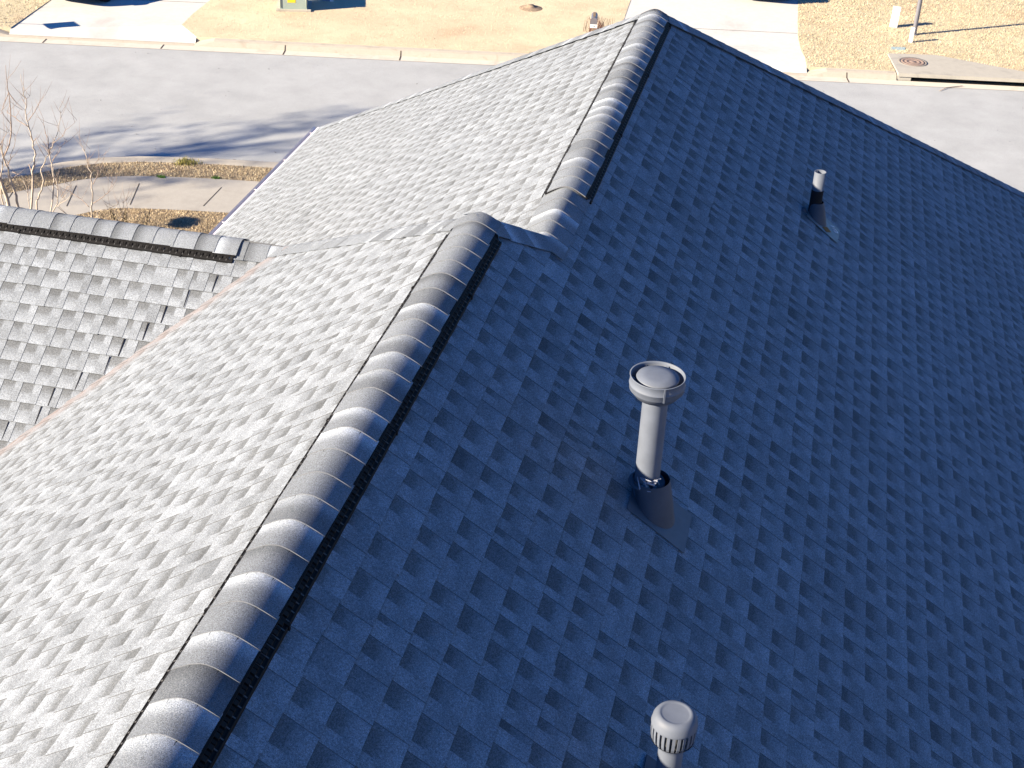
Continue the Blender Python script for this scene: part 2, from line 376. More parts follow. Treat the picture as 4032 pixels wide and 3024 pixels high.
W = .116
def vent(P0, P1, ends=(False, True), seed=1):
    """shingle-over ridge vent: black baffle strips both sides, solid body under the caps, in 1.22 m lengths"""
    P0, P1 = Vector(P0), Vector(P1); a = (P1-P0).normalized(); h = Vector((a.y, -a.x, 0)); L = (P1-P0).length
    g = MB(); up = Vector((0, 0, 1))
    for sgn in (-1, 1):
        M = Matrix((a, h*sgn, up)).transposed()
        def P(s, off, z): return P0+a*s+h*sgn*off+up*(z-T*off)
        # inner wall, lip, top flange as long prisms; fins between
        x0, x1 = W-.010, W+.026
        def bar(o0, o1, z0, z1, m, s0=0, s1=L):
            vs = [P(s, o, z) for s in (s0, s1) for (o, z) in ((o0, z0), (o1, z0), (o1, z1), (o0, z1))]
            g.add(vs, [(0, 1, 2, 3), (4, 7, 6, 5), (0, 4, 5, 1), (1, 5, 6, 2), (2, 6, 7, 3), (3, 7, 4, 0)], m)
        bar(x0-.06, x0, -.002, .026, 0)
        bar(x0, x1+.004, .004, .0165, 0)
        bar(x1+.001, x1+.004, .0165, .020, 1)
        bar(x0, W+.003, .024, .028, 0)
        s = .012
        i = 0
        while s < L-.01:
            wdt = .014 if i % 2 else .020
            bar(x0, x1-.010, .016, .0245, 1 if i % 2 == 0 else 0, s, min(s+wdt, L)); s += .0415/2*1.15; i += 1
        tk = .03
        while tk < L-.01: bar(x0+.006, x1+.002, .0162, .0195, 2, tk, tk+.0045); tk += .046
        s = 1.22-(.4 if seed == 1 else .1)
        while s < L:
            bar(x0, x1+.008, .001, .024, 0, s-.006, s+.006); s += 1.22
    for e, s in zip(ends, (0, L)):
        if e:
            vs = []; n = 14; sg = 1 if s else -1
            for ds in (0, .012*sg):
                for zz in (.004, .033):
                    for q in range(n+1):
                        off = -(W+.008)+2*(W+.008)*q/n; vs.append(P0+a*(s+ds)+h*off+up*(zz-T*(math.sqrt(off*off+.003025)-math.sqrt(W*W+.003025)+W)))
            m = n+1; fs = []
            for q in range(n): fs += [(q, q+1, m+q+1, m+q), (2*m+q, 3*m+q, 3*m+q+1, 2*m+q+1), (m+q, m+q+1, 3*m+q+1, 3*m+q)]
            g.add(vs, fs, 0)
    return hc(g.build('ridge_vent', [PLASTIC, PLASTIC2, PLASTIC3]))
vA = vent((0, -5.2, 0), (0, -.10, 0), (False, True)); vB = vent((S_, .98, -S_*T), (S_, 4.60, -S_*T), (True, True), 2)
W = .127; vC = vent((-8.5, C_, -C_*T), (-2.12, C_, -C_*T), (False, True), 3)
capA = ridge_caps('ridge_cap', (0, -5.2, 0), (0, .02, 0), .116, T, .055, .034, seed=11)
capB = ridge_caps('ridge_cap', (S_, .965, -S_*T), (S_, S_+L_+.02, -S_*T), .116, T, .055, .034, seed=5)
capC = ridge_caps('ridge_cap', (-2.10, C_, -C_*T), (-8.5, C_, -C_*T), W, T, .055, .034, seed=4)
# low caps (no vent below)
capB0 = ridge_caps('ridge_cap', (S_, S_-.10, -S_*T), (S_, 1.0, -S_*T), .135, T, .033, .016, seed=12)
capC0 = ridge_caps('ridge_cap', (-C_+.06, C_, -C_*T), (-2.13, C_, -C_*T), .135, T, .033, .016, seed=8)
HT = T*.7071
hipAL = ridge_caps('hip_cap', (-C_, C_, -C_*T), (-.06, .06, -.06*T), .135, HT, .028, .013, seed=3)
hipAR = ridge_caps('hip_cap', (S_+.0, S_+.0, -S_*T), (.0, .0, 0), .135, HT, .028, .013, seed=6)
hipBL = ridge_caps('hip_cap', (S_-E_, S_+L_+E_, ZE), (S_-.02, S_+L_+.02, -S_*T), .135, HT, .028, .013, seed=9)
hipBR = ridge_caps('hip_cap', (S_+E_, S_+L_+E_, ZE), (S_+.02, S_+L_+.02, -S_*T), .135, HT, .028, .013, seed=10)

CUTM = plain('cut_gap', (.03, .03, .034), .95, .1); rv = random.Random(9); dn_ = Vector((0, -1, -T)).normalized(); nn_ = Vector((0, -T, 1)).normalized()
for i in range(2, 26):
    v0 = i*EXPO; y = C_-(v0+.07)/K; xv = y-2*C_; x = xv-rv.uniform(.06, .17)
    c_ = Vector((x, C_, -C_*T))+dn_*(v0+EXPO*.5); M = Matrix((Vector((1, 0, 0)), dn_, nn_)).transposed() @ Matrix.Rotation(rv.uniform(-.03, .03), 3, 'Z'); g = MB(); g.box(c_+nn_*.007, (rv.uniform(.003, .007), EXPO*.93, .005), M)
    hc(g.build('valley_cut', CUTM))
# deck below the shingles, walls, gutter, fascia
d = MB(); dz = -.012
def dp(x, y, z): return Vector((x, y, z+dz))
XE = S_+E_
d.add([dp(0, -5.2, 0), dp(0, 0, 0), dp(S_, S_, -S_*T), dp(S_, S_+L_, -S_*T), dp(XE, S_+L_+E_, ZE), dp(XE, -5.2, ZE)], [(0, 1, 2), (0, 2, 5), (2, 3, 4), (2, 4, 5)])
d.add([dp(0, -5.2, 0), dp(0, 0, 0), dp(-C_, C_, -C_*T), dp(-XE, 2*C_-XE, ZE), dp(-XE, -5.2, ZE)], [(0, 1, 2), (0, 2, 3), (0, 3, 4)])
d.add([dp(-C_, C_, -C_*T), dp(-8.5, C_, -C_*T), dp(-8.5, C_-2.95, ZE), dp(-XE, C_-2.95, ZE)], [(0, 1, 2, 3)])
d.add([dp(0, 0, 0), dp(-C_, C_, -C_*T), dp(-8.5, C_, -C_*T), dp(-8.5, XE, ZE), dp(2*S_-XE, XE, ZE), dp(S_, S_, -S_*T)], [(0, 1, 5), (1, 2, 3), (1, 3, 4), (1, 4, 5)])
d.add([dp(S_, S_, -S_*T), dp(S_, S_+L_, -S_*T), dp(S_-E_, S_+L_+E_, ZE), dp(S_-E_, XE, ZE)], [(0, 1, 2, 3)])
d.add([dp(S_, S_+L_, -S_*T), dp(XE, S_+L_+E_, ZE), dp(S_-E_, S_+L_+E_, ZE)], [(0, 1, 2)])
hc(d.build('roof_deck', UNDER))
wl = MB(); o_ = .35; YF = S_+L_+E_
foot = [(-XE+o_, -5.0), (XE-o_, -5.0), (XE-o_, YF-o_), (S_-E_+o_, YF-o_), (S_-E_+o_, XE-o_), (-8.3, XE-o_), (-8.3, C_-2.95+o_), (-XE+o_, C_-2.95+o_)]
wl.prism(foot, GZ-.1, ZE-.04)
hc(wl.build('wall', STUCCO))
gb = MB()     # gable end of the wing and of the main ridge
gb.add([(-8.3, C_-2.95+o_, ZE-.04), (-8.3, XE-o_, ZE-.04), (-8.3, C_, -C_*T-.05)], [(0, 1, 2)]); hc(gb.build('gable', STUCCO)); gb = MB(); gb.add([(-XE+o_, -5, ZE-.04), (XE-o_, -5, ZE-.04), (0, -5, -.05)], [(0, 1, 2)])
hc(gb.build('gable', STUCCO))
def gutter(x, y0, y1, sx, name='gutter'):
    g = MB(); prof = [(0, -.01), (0, -.12), (sx*.06, -.125), (sx*.075, -.03), (sx*.095, -.012), (sx*.088, -.004), (sx*.07, -.03), (sx*.055, -.115), (sx*.006, -.11), (sx*.004, -.01)]
    n = len(prof); vs = [(x+px, y, ZE+pz) for y in (y0, y1) for (px, pz) in prof]
    g.add(vs, [(i, (i+1) % n, n+(i+1) % n, n+i) for i in range(n)]); g.add(vs, [tuple(range(n)), tuple(range(n, 2*n))])
    y = y0+.5
    while y < y1: g.box((x+sx*.045, y, ZE-.012), (.09, .012, .006)); y += .9
    return hc(g.build(name, WHITE))
gutter(S_-E_+.005, XE+.05, YF, -1); gutter(XE-.005, -5.2, YF, 1); gutter(-XE+.005, -5.2, C_-2.95, -1)
g = MB()
for (x0, x1, y0, y1) in ((S_-E_, XE, YF-.03, YF+.02),): g.box(((x0+x1)/2, (y0+y1)/2-.02, ZE-.07), (x1-x0-.02, .03, .13))
g.box((S_-E_-.004+.02, (XE+YF)/2, ZE-.07), (.03, YF-XE-.1, .12)); hc(g.build('fascia', WHITE))
g = MB()
# drip edge on the visible far-left eave, bright thin line beside the shingles
g.box((S_-E_-.012, (XE+YF)/2, ZE+.002), (.035, YF-XE-.05, .006)); hc(g.build('drip_edge', WHITE))

# ------------------------------------------------------------------ vent pipes
UPR = Vector((T, 0, 1)).normalized()
def roofpt(x, y): return Vector((x, y, -T*x))
def slope_plate(c, su, sv, th=.004, rot=0, pull=0, mats=GALV, name='flashing'):
    c = roofpt(*c); a = Vector((0, 1, 0)); dn = Vector((1, 0, -T)).normalized()
    M = Matrix((a, dn, UPR)).transposed() @ Matrix.Rotation(rot, 3, 'Z'); g = MB(); g.box(c+UPR*.012, (su, sv, th), M); return g.build(name, mats)
def cone(c, rb, rt, h, r_top_z, n=40, sh=.02):
    """boot: circle lying on the slope lofted up to a horizontal collar round the pipe"""
    c = roofpt(*c); a = Vector((0, 1, 0)); dn = Vector((1, 0, -T)).normalized(); vs = []; fs = []; K_ = 8
    for kk in range(K_+1):
        t = kk/K_; e = t**.85
        for i in range(n):
            th = 2*math.pi*i/n; lo = c+UPR*.012+(a*math.cos(th)+dn*math.sin(th))*rb+dn*sh
            hi = c+Vector((0, 0, r_top_z))+Vector((math.sin(th)*rt+sh*.35, math.cos(th)*rt, 0))
            vs.append(lo*(1-e)+hi*e+Vector((0, 0, .012*math.sin(t*math.pi))))
    for kk in range(K_):
        for i in range(n): fs.append((kk*n+i, kk*n+(i+1) % n, (kk+1)*n+(i+1) % n, (kk+1)*n+i))
    g = MB(); g.add(vs, fs, 0, True); return g

def add_pipe(name, label, parts):
    root = parts[0]; under(house, root); root['label'] = label
    for p in parts[1:]: p.parent = root
    return root
# 1: tall pipe with round rain cap
bx, by = 1.10, -1.18; b = roofpt(bx, by)
g = MB(); g.lathe(b+Vector((0, 0, -.05)), (0, 0, 1), [(.057, 0), (.057, .665)], 40); p1 = g.build('vent_pipe', PIPE)
bt = cone((bx, by), .118, .085, .12, .14, sh=.055).build('boot', RUBBER)
fl = slope_plate((bx+.07, by-.0), .30, .34, mats=plain('painted_flashing', (.10, .115, .14), .6, .3))
g = MB(); q = b+Vector((0, 0, .612))
g.lathe(q, (0, 0, 1), [(.057, -.035), (.095, -.03), (.117, 0), (.121, .004), (.121, .026), (.124, .028), (.121, .031), (.121, .066), (.124, .070), (.118, .070), (.115, .064), (.113, .006), (.06, -.01)], 56)
rc = g.build('rain_cap', PIPE)
g = MB(); g.lathe(q, (0, 0, 1), [(.06, .0), (.092, .045), (.095, .058), (.092, .064), (.05, .070), (.0005, .072)], 48); cd = g.build('cap_lid', PIPE)
g = MB()
brs = []
for an in (75, 195, 315):
    g = MB(); cs, sn = math.cos(R(an)), math.sin(R(an)); M = Matrix.Rotation(R(an), 3, 'Z'); g.box(q+Vector((cs*.104, sn*.104, .052)), (.026, .014, .004), M @ Matrix.Rotation(R(-25), 3, 'Y')); brs.append(g.build('cap_bracket', PIPE))
g = MB(); M = Matrix.Rotation(R(-68), 3, 'Z'); g.box(q+M @ Vector((.1235, 0, .035)), (.004, .007, .068), M)
br = g.build('cap_seam', PIPE)
# crumpled sealant tape round the top of the boot
g = MB(); rr = random.Random(5)
for i in range(13):
    an = R(rr.uniform(-105, -35)); r0 = .064; c0 = b+Vector((math.cos(an)*r0, math.sin(an)*r0, rr.uniform(.125, .165)))
    pts = [c0+Vector((rr.uniform(-.014, .014), rr.uniform(-.012, .008), rr.uniform(-.008, .012)))*j for j in range(4)]
    g.tube(pts, [.004, .006, .005, .002], 5)
st = g.build('sealant_tape', plain('pale_tape', (.3, .32, .38), .9, .1, .2, 60))
g = MB(); g.lathe(b+Vector((0, 0, .128)), (0, 0, 1), [(.085, -.01), (.080, .0), (.066, -.004), (.058, .004)], 40); cl = g.build('collar', RUBBER)
add_pipe('p', 'tall grey pipe with a round two-tier rain cap, in the middle of the shaded slope', [p1, bt, fl, rc, cd, br, st, cl]+brs)
# 2: louvred dome vent nearest the camera
bx, by = 1.42, -2.74; b = roofpt(bx, by)
g = MB(); g.lathe(b+Vector((0, 0, -.05)), (0, 0, 1), [(.046, 0), (.046, .37)], 36); p2 = g.build('vent_pipe', PIPE)
g = MB(); q = b+Vector((0, 0, .31))
g.lathe(q, (0, 0, 1), [(.047, -.02), (.047, .002), (.06, .006), (.079, .028)], 48)
g.lathe(q, (0, 0, 1), [(.083, .098), (.084, .104), (.082, .110), (.080, .125), (.072, .139), (.064, .1445), (.058, .1465), (.054, .146), (.051, .1445), (.046, .1438), (.0005, .1438)], 48)
g.lathe(q, (0, 0, 1), [(.083, .098), (.073, .098)], 48)
dm = g.build('dome_cap', PIPE)
g = MB(); NB = 26
for i in range(NB):
    a0 = 2*math.pi*i/NB; M = Matrix.Rotation(a0, 3, 'Z')
    pts = [q+M @ Vector((.072, 0, .022)), q+M @ Vector((.0785, 0, .04)), q+M @ Vector((.081, 0, .07)), q+M @ Vector((.081, 0, .1))]
    vs = []
    for p in pts: vs += [p+M @ Vector((-.004, -.0052, 0)), p+M @ Vector((.001, -.0052, 0)), p+M @ Vector((.001, .0052, 0)), p+M @ Vector((-.004, .0052, 0))]
    fs = []
    for kk in range(3):
        for j in range(4): fs.append((kk*4+j, kk*4+(j+1) % 4, kk*4+4+(j+1) % 4, kk*4+4+j))
    g.add(vs, fs)
lv = g.build('louvre', PIPE)
g = MB(); g.lathe(q, (0, 0, 1), [(.045, .0), (.056, .03), (.056, .1)], 30); core = g.build('dark_core', EDGE)
bt = cone((bx, by), .10, .052, .1, .10).build('boot', RUBBER); fl = slope_plate((bx+.04, by), .3, .34, mats=RUBBER)
add_pipe('p', 'grey pipe under a slotted dome cap, nearest the camera', [p2, dm, lv, core, bt, fl])
# 3: short open pipe on the far part of the shaded slope
bx, by = 1.735, 3.36; b = roofpt(bx, by)
g = MB(); g.lathe(b+Vector((0, 0, -.05)), (0, 0, 1), [(.043, 0), (.043, .405), (.038, .405), (.038, .30), (.0005, .30)], 36); p3 = g.build('vent_pipe', PIPE)
bt = cone((bx, by), .09, .047, .1, .12, sh=.03).build('boot', RUBBER)
g = MB(); g.lathe(b+Vector((0, 0, -.02)), (0, 0, 1), [(.0445, 0), (.0445, .235), (.0425, .237)], 36); sl = g.build('shade_sleeve', plain('painted_ridge_shade', (.016, .013, .014), .85, .2))  # added dark sleeve paints the ridge's shade onto the lower pipe
g = MB(); g.lathe(b+Vector((-.055, -.03, .0)), Vector((-.5, -.2, .8)), [(.03, 0), (.032, .075), (.02, .085), (.0005, .087)], 20); kn = g.build('boot_plug', RUBBER)
fl = slope_plate((bx+.075, by-.0), .26, .30, rot=R(4)); 
g = MB(); g.box(roofpt(bx+.10, by-.07)+UPR*.0165, (.075, .05, .002), Matrix((Vector((0, 1, 0)), Vector((1, 0, -T)).normalized(), UPR)).transposed() @ Matrix.Rotation(R(35), 3, 'Z')); rs = g.build('rust_patch', plain('rust', (.28, .13, .05), .9, .1, .4, 50))
_e = Vector((.6, -.8, -.6*T)).normalized()
to = text_mesh('embossed_mark', '1/2', .07, WHITE, Matrix.Translation(roofpt(bx+.155, by+.045)+UPR*.0155) @ Matrix((_e, UPR.cross(_e), UPR)).transposed().to_4x4())
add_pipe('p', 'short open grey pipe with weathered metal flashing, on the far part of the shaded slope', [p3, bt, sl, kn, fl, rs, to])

# ------------------------------------------------------------------ ground
def flat(name, poly, z, mat, kind='structure'):
    o = mesh_obj(name, [(p[0], p[1], z) for p in poly], [tuple(range(len(poly)))], mat)
    if o.data.polygons[0].normal.z < 0: o.data.flip_normals()
    if kind: o['kind'] = kind
    return o
fd = Vector((26.0, 5.12)).normalized()           # direction of the far kerb
def FK(s, off):                                   # point on the far kerb line; off metres beyond the road edge
    b0 = Vector((-18.9, 25.5)); nn = Vector((-fd.y, fd.x)); p = b0+fd*s+nn*off; return (p.x, p.y)
NE = [(-60, -30), (-30, -2), (-20, 10.2), (-15.7, 16.1), (-14.29, 17.60), (-13.92, 17.95), (-13.37, 18.55), (-12.73, 19.03), (-11.98, 19.36), (-11.23, 19.56), (-10.4, 19.74), (-9.15, 19.95), (-6, 20.4), (0, 21.5), (10, 23.4), (40, 29.3), (120, 45)]
def offset(poly, dd):
    out = []
    for i, p in enumerate(poly):
        a = Vector(poly[max(i-1, 0)]); b = Vector(poly[min(i+1, len(poly)-1)]); t = (b-a).normalized(); n = Vector((t.y, -t.x)); out.append((p[0]+n.x*dd, p[1]+n.y*dd))
    return out
FARL, FARR = -60, 160
base = flat('ground', [(-400, -400), (400, -400), (400, 400), (-400, 400)], RZ-.06, GM['lawn_far'])
road = flat('road', NE + [FK(FARR, 0), FK(FARL, 0)][:], RZ, GM['asphalt'])
def strip(name, A, B, za, zb, mat, kind='structure', parent=None):
    n = len(A); vs = [(p[0], p[1], za) for p in A]+[(p[0], p[1], zb) for p in B]
    o = mesh_obj(name, vs, [(i, i+1, n+i+1, n+i) for i in range(n-1)], mat)
    bm = bmesh.new(); bm.from_mesh(o.data); bmesh.ops.recalc_face_normals(bm, faces=bm.faces)
    if sum(f.normal.z for f in bm.faces) < 0: bmesh.ops.reverse_faces(bm, faces=bm.faces)
    bm.to_mesh(o.data); bm.free()
    if kind: o['kind'] = kind
    return o
def curb(name, lines, cols):                      # lines: list of (polyline, z), materials per band
    g = MB()
    for i in range(len(lines)-1):
        (A, za), (B, zb) = lines[i], lines[i+1]; n = len(A)
        g.add([(p[0], p[1], za) for p in A]+[(p[0], p[1], zb) for p in B], [(j, j+1, n+j+1, n+j) for j in range(n-1)], cols[i])
    o = g.build(name, [GM['curb'], GM['gutterpan']]); 
    if sum(p.normal.z for p in o.data.polygons) < 0: o.data.flip_normals()
    o['kind'] = 'structure'; return o
# stations along the far kerb: full height except across the two driveways
DL0, DL1 = .15, 5.0; DR0, DR1 = 15.8, 20.9; IN0, IN1 = 23.2, 27.3
st = sorted(set([FARL, -30, DL0-1.2, DL0-.4, DL0, 1, 2, 3, 4, DL1-.5, DL1, DL1+.5, 8, 11, 14, DR0-.5, DR0, 17, 18.5, DR1-.6, DR1, DR1+.5, IN0, IN1, 32, 60, FARR]))
def hk(s):
    for a, b in ((DL0, DL1), (DR0, DR1)):
        if a <= s <= b: return .035
    return .15
curb('curb', [([FK(s, 0) for s in st], RZ+.006), ([FK(s, .36) for s in st], RZ+.004)], [1])
for run in ([q for q in st if q <= IN0], [q for q in st if q >= IN1]):
    g = MB(); vs = []
    for s in run:
        h = hk(s); vs += [(*FK(s, .36), RZ+.004), (*FK(s, .44), RZ+.03+h*.75-.02), (*FK(s, .50), RZ+h), (*FK(s, .66), RZ+h+.003)]
    n = len(run); g.add(vs, [(4*i+j, 4*i+4+j, 4*i+5+j, 4*i+1+j) for i in range(n-1) for j in (2,)], 0)
    g.add(vs, [(4*i+j, 4*i+4+j, 4*i+5+j, 4*i+1+j) for i in range(n-1) for j in (0, 1)], 1)
    o = g.build('curb', [GM['curb'], GM['curbface']]); o['kind'] = 'structure'
    if sum(p.normal.z for p in o.data.polygons) < 0: o.data.flip_normals()
# joints in the far kerb
g = MB()
for s in (-1.9, 1.15, 4.2, 7.35, 10.35, 13.5, 16.3, 19.6, 21.9):
    a0, b0 = FK(s, .02), FK(s, .36); a1 = FK(s+.03, .02); b1 = FK(s+.03, .36)
    g.add([(*a0, RZ+.011), (*a1, RZ+.011), (*b1, RZ+.010), (*b0, RZ+.010)], [(0, 1, 2, 3)])
    if hk(s) > .1:
        g.add([(*FK(s, .355), RZ+.010), (*FK(s+.025, .355), RZ+.010), (*FK(s+.025, .437), RZ+.128), (*FK(s, .437), RZ+.128)], [(0, 1, 2, 3)])
o = g.build('curb_joints', GM['joint']); o['kind'] = 'structure'
# far lawns, with the driveway corridors left open
ldr = Vector((-.10, 1)).normalized(); rdr = Vector((-.055, 1)).normalized()
def kb(s): return FK(s, .66)
BIG = 260
def far_pt(p, dvec, dist): return (p[0]+dvec.x*dist, p[1]+dvec.y*dist)
dLl = [kb(DL0), far_pt(kb(DL0), ldr, 3), far_pt(kb(DL0), ldr, 30)]
dLr = [kb(DL1), tuple(unproj(715, 100, GZ).xy), tuple(unproj(760, 55, GZ).xy), tuple(unproj(830, 0, GZ).xy), far_pt(unproj(830, 0, GZ), ldr, 28)]
dRl = [kb(DR0), far_pt(kb(DR0), rdr, 3), far_pt(kb(DR0), rdr, 30)]
dRr = [kb(DR1), (1.40, 30.9), (1.25, 31.6), (1.12, 32.7), (1.04, 34.06), (.93, 36.4), far_pt((.93, 36.4), rdr, 24)]
def lawn(name, poly, z, mat):
    g = MB(); g.prism(poly, z-.3, z); o = g.build(name, mat); o['kind'] = 'structure'; return o
lawn('lawn', [kb(FARL), kb(DL0)]+dLl[1:]+[(-60, 58)], GZ+.012, GM['lawn_far'])
lawn('lawn', [kb(DL1), kb(DR0)]+dRl[1:]+dLr[:0:-1], GZ+.012, GM['lawn_left'])
INL = [(3.53, 31.93), (4.80, 32.22), (7.6, 31.6), (9.2, 31.25)]
lawn('lawn', [kb(DR1), kb(IN0), (3.53, 31.90), (4.80, 32.22), kb(IN1-.1), kb(34), kb(FARR), (120, 90), dRr[-1]]+dRr[-2:0:-1], GZ+.012, GM['lawn_far'])
flat('lawn', [dRl[-1], dLr[-1], (-60, 90), (-200, 200), (200, 200), (120, 90), dRr[-1]], GZ-.002, GM['lawn_far'])
def drive(L, Rr, s0, s1):
    a = [FK(s0, .50), FK(s1, .50)]; poly = [a[0]]+L+Rr[::-1]+[a[1]]
    o = mesh_obj('driveway', [(p[0], p[1], (RZ+.035 if i in (0, len(poly)-1) else (RZ+.135 if i in (1, len(poly)-2) else GZ+.004))) for i, p in enumerate(poly)], [tuple(range(len(poly)))], GM['drive'])
    bm = bmesh.new(); bm.from_mesh(o.data); bmesh.ops.triangulate(bm, faces=bm.faces); bmesh.ops.recalc_face_normals(bm, faces=bm.faces)
    if sum(f.normal.z for f in bm.faces) < 0: bmesh.ops.reverse_faces(bm, faces=bm.faces)
    bm.to_mesh(o.data); bm.free(); o['kind'] = 'structure'; return o
drive(dLl, dLr, DL0, DL1); drive(dRl, dRr, DR0, DR1)
g = MB()
for (p, q) in (((-3.45, 32.12), (1.10, 33.02)), ((-18.9, 29.2), (-14.9, 30.05))):
    g.add([(*p, GZ+.008), (*q, GZ+.008), (q[0], q[1]+.02, GZ+.008), (p[0], p[1]+.02, GZ+.008)], [(0, 1, 2, 3)])
o = g.build('driveway_joints', GM['joint']); o['kind'] = 'structure'
# near side: kerb, verge, sidewalk, front lawn
curb('curb', [(NE, RZ+.004), (offset(NE, .06), GZ-.012), (offset(NE, .11), GZ), (offset(NE, .42), GZ+.002)], [0, 0, 0])
def near_poly(d0, d1, z, mat, name):
    a = offset(NE, d0); b = offset(NE, d1)
    return strip(name, a, b, z, z, mat)
near_poly(.42, 1.20, GZ+.008, GM['lawn_near'], 'verge')
near_poly(1.18, 2.78, GZ+.013, GM['walk'], 'sidewalk')
near_poly(2.76, 40, GZ+.006, GM['lawn_near'], 'lawn')
# sidewalk joints
g = MB()
for (px0, py0, px1, py1) in ((300, 730, 262, 812), (548, 722, 512, 806), (872, 737, 800, 811), (1090, 735, 1010, 815), (60, 740, 20, 800)):
    a0 = unproj(px0, py0, GZ+.018); b0 = unproj(px1, py1, GZ+.018); t = (b0-a0).normalized(); n = Vector((t.y, -t.x, 0))*.008
    g.add([a0-n, a0+n, b0+n, b0-n], [(0, 1, 2, 3)])
o = g.build('sidewalk_joints', GM['joint']); o['kind'] = 'structure'

# storm drain inlet
inl = empty('storm_drain', (5.2, 31.2, RZ)); tag(inl, 'concrete kerb inlet slab with a round iron manhole lid and a dark slot beneath', 'storm drain')
fl_ = [FK(IN0+.02, .37), FK(IN1-.02, .37)]
top = [fl_[0], fl_[1], kb(IN1-.02), (4.80, 32.26), (3.54, 31.95)]
g = MB(); g.prism(top, GZ-.045, GZ+.05); a = g.build('slab', GM['inlet'])
g = MB(); p, q = FK(IN0+.0, .62), FK(IN1-.0, .62); p2, q2 = FK(IN0+.3, .9), FK(IN1+2.8, .9)
g.add([(*p, RZ-.001), (*q, RZ-.001), (*q, GZ-.046), (*p, GZ-.046)], [(0, 1, 2, 3)]); b_ = g.build('opening', plain('drain_void', (.004, .003, .003), 1, 0))
g = MB()
sbl = []
for s in (IN0+.2, IN1-.2):
    c = FK(s, .50); g.box((c[0], c[1], RZ+.045), (.35, .2, .10), Matrix.Rotation(math.atan2(fd.y, fd.x), 3, 'Z'))
    sbl.append(g.build('side_block', GM['inlet'])); g = MB()
g = MB(); c0 = Vector((4.19, 31.42, GZ+.051))
g.lathe(c0, (0, 0, 1), [(.385, -.02), (.385, .006), (.33, .008), (.325, .001), (.31, .001)], 48, 0); rim = g.build('manhole_rim', plain('worn_iron_rim', (.20, .18, .165), .8, .3, .2, 40))
g = MB(); g.lathe(c0, (0, 0, 1), [(.31, .0), (.305, .010), (.25, .010), (.245, .004), (.20, .004), (.195, .010), (.14, .010), (.135, .004), (.08, .004), (.075, .010), (.0005, .010)], 48); lid = g.build('manhole_lid', IRON)
under(inl, a, b_, *sbl, rim, lid)
# water meter lid
def upoly(pts, z): return [tuple(unproj(x, y, z).xy) for x, y in pts]
g = MB(); g.prism(upoly([(3509, 185), (3565, 187), (3563, 197), (3507, 195)], GZ+.02), GZ-.02, GZ+.028); ml = g.build('meter_lid', plain('blue_grey_plastic', (.28, .38, .42), .6, .3, .15, 20))
tag(ml, 'pale blue meter box lid set in the grass above the storm drain', 'meter lid')

# ------------------------------------------------------------------ street things beyond the road
# grey pole
pb = Vector((*unproj(3598, 138, GZ).xy, GZ)); top = 6.0
g = MB(); g.lathe(pb, (0, 0, 1), [(.062, 0), (.06, 1.0), (.052, top)], 20); o = g.build('pole', POLEM)
po = empty('street_lamp', pb); tag(po, 'tall plain grey pole rising from the lawn by the storm drain', 'pole'); o.name = 'lamp_post'
g2 = MB(); g2.tube([pb+Vector((0, 0, top)), pb+Vector((0, 0, top+.12))], [.07, .03], 12); fc = g2.build('finial', POLEM)
g2 = MB(); g2.lathe(pb, (0, 0, 1), [(.10, 0), (.10, .03), (.07, .05)], 20); bs = g2.build('base_collar', POLEM); under(po, o, fc, bs)
# two white marker posts
def marker(base, h, w1, w2, lean, label):
    b0 = Vector((*unproj(*base, GZ).xy, GZ)); r = empty('marker_post', b0); tag(r, label, 'marker post')
    g = MB(); d0 = w1/2; d1 = w2/2; L = Vector(lean)
    vs = [b0+Vector((i*d0, j*d0*.6, -.05)) for i, j in ((-1, -1), (1, -1), (1, 1), (-1, 1))]+[b0+L*h+Vector((i*d1, j*d1*.6, h)) for i, j in ((-1, -1), (1, -1), (1, 1), (-1, 1))]
    g.add(vs, [(0, 1, 2, 3), (4, 5, 6, 7), (0, 1, 5, 4), (1, 2, 6, 5), (2, 3, 7, 6), (3, 0, 4, 7)]); a = g.build('post', WHITEP)
    g = MB(); t0 = b0+L*h+Vector((0, 0, h)); g.box(t0+Vector((0, 0, .008)), (w2+.014, w2*.6+.014, .016)); b = g.build('post_cap', WHITEP)
    under(r, a, b); return r
marker((3516, 107), .56, .21, .20, (.03, 0, 0), 'wide white plastic marker post on the lawn left of the grey pole')
marker((3584, 168), .40, .10, .10, (0, 0, 0), 'narrow white post standing right in front of the grey pole')
# transformer box
tb = unproj(1157, 45, GZ); tr = empty('utility_box', (tb.x, tb.y, GZ)); tag(tr, 'grey-green electric utility cabinet with a yellow warning label', 'utility box')
ax = (Vector((-12.20, 30.25, 0))-Vector((-12.92, 30.02, 0))).normalized(); ay = Vector((-ax.y, ax.x, 0)); M = Matrix((ax, ay, Vector((0, 0, 1)))).transposed()
o0 = Vector((-12.56, 30.12, GZ))
g = MB(); g.box(o0+ay*.42+Vector((0, 0, .36)), (.74, .80, .74), M); g.box(o0+ay*.42+Vector((0, 0, .745)), (.78, .84, .05), M); a = g.build('cabinet', GREEN_PAINT)
g = MB(); g.box(o0+ax*-.05+Vector((0, 0, .35))+ay*.017, (.22, .004, .22), M); b_ = g.build('warning_label', YELLOW)
g = MB(); g.box(o0+ay*.42+Vector((0, 0, .02)), (.95, 1.0, .07), M); c_ = g.build('pad', GM['curb'])
g = MB()
dts = []
for i in (-1, 1): g = MB(); g.tube([o0+ax*(.355*i)+ay*.01+Vector((0, 0, z)) for z in (.1, .66)], .012, 6); dts.append(g.build('door_trim', GREEN_PAINT))
g = MB()
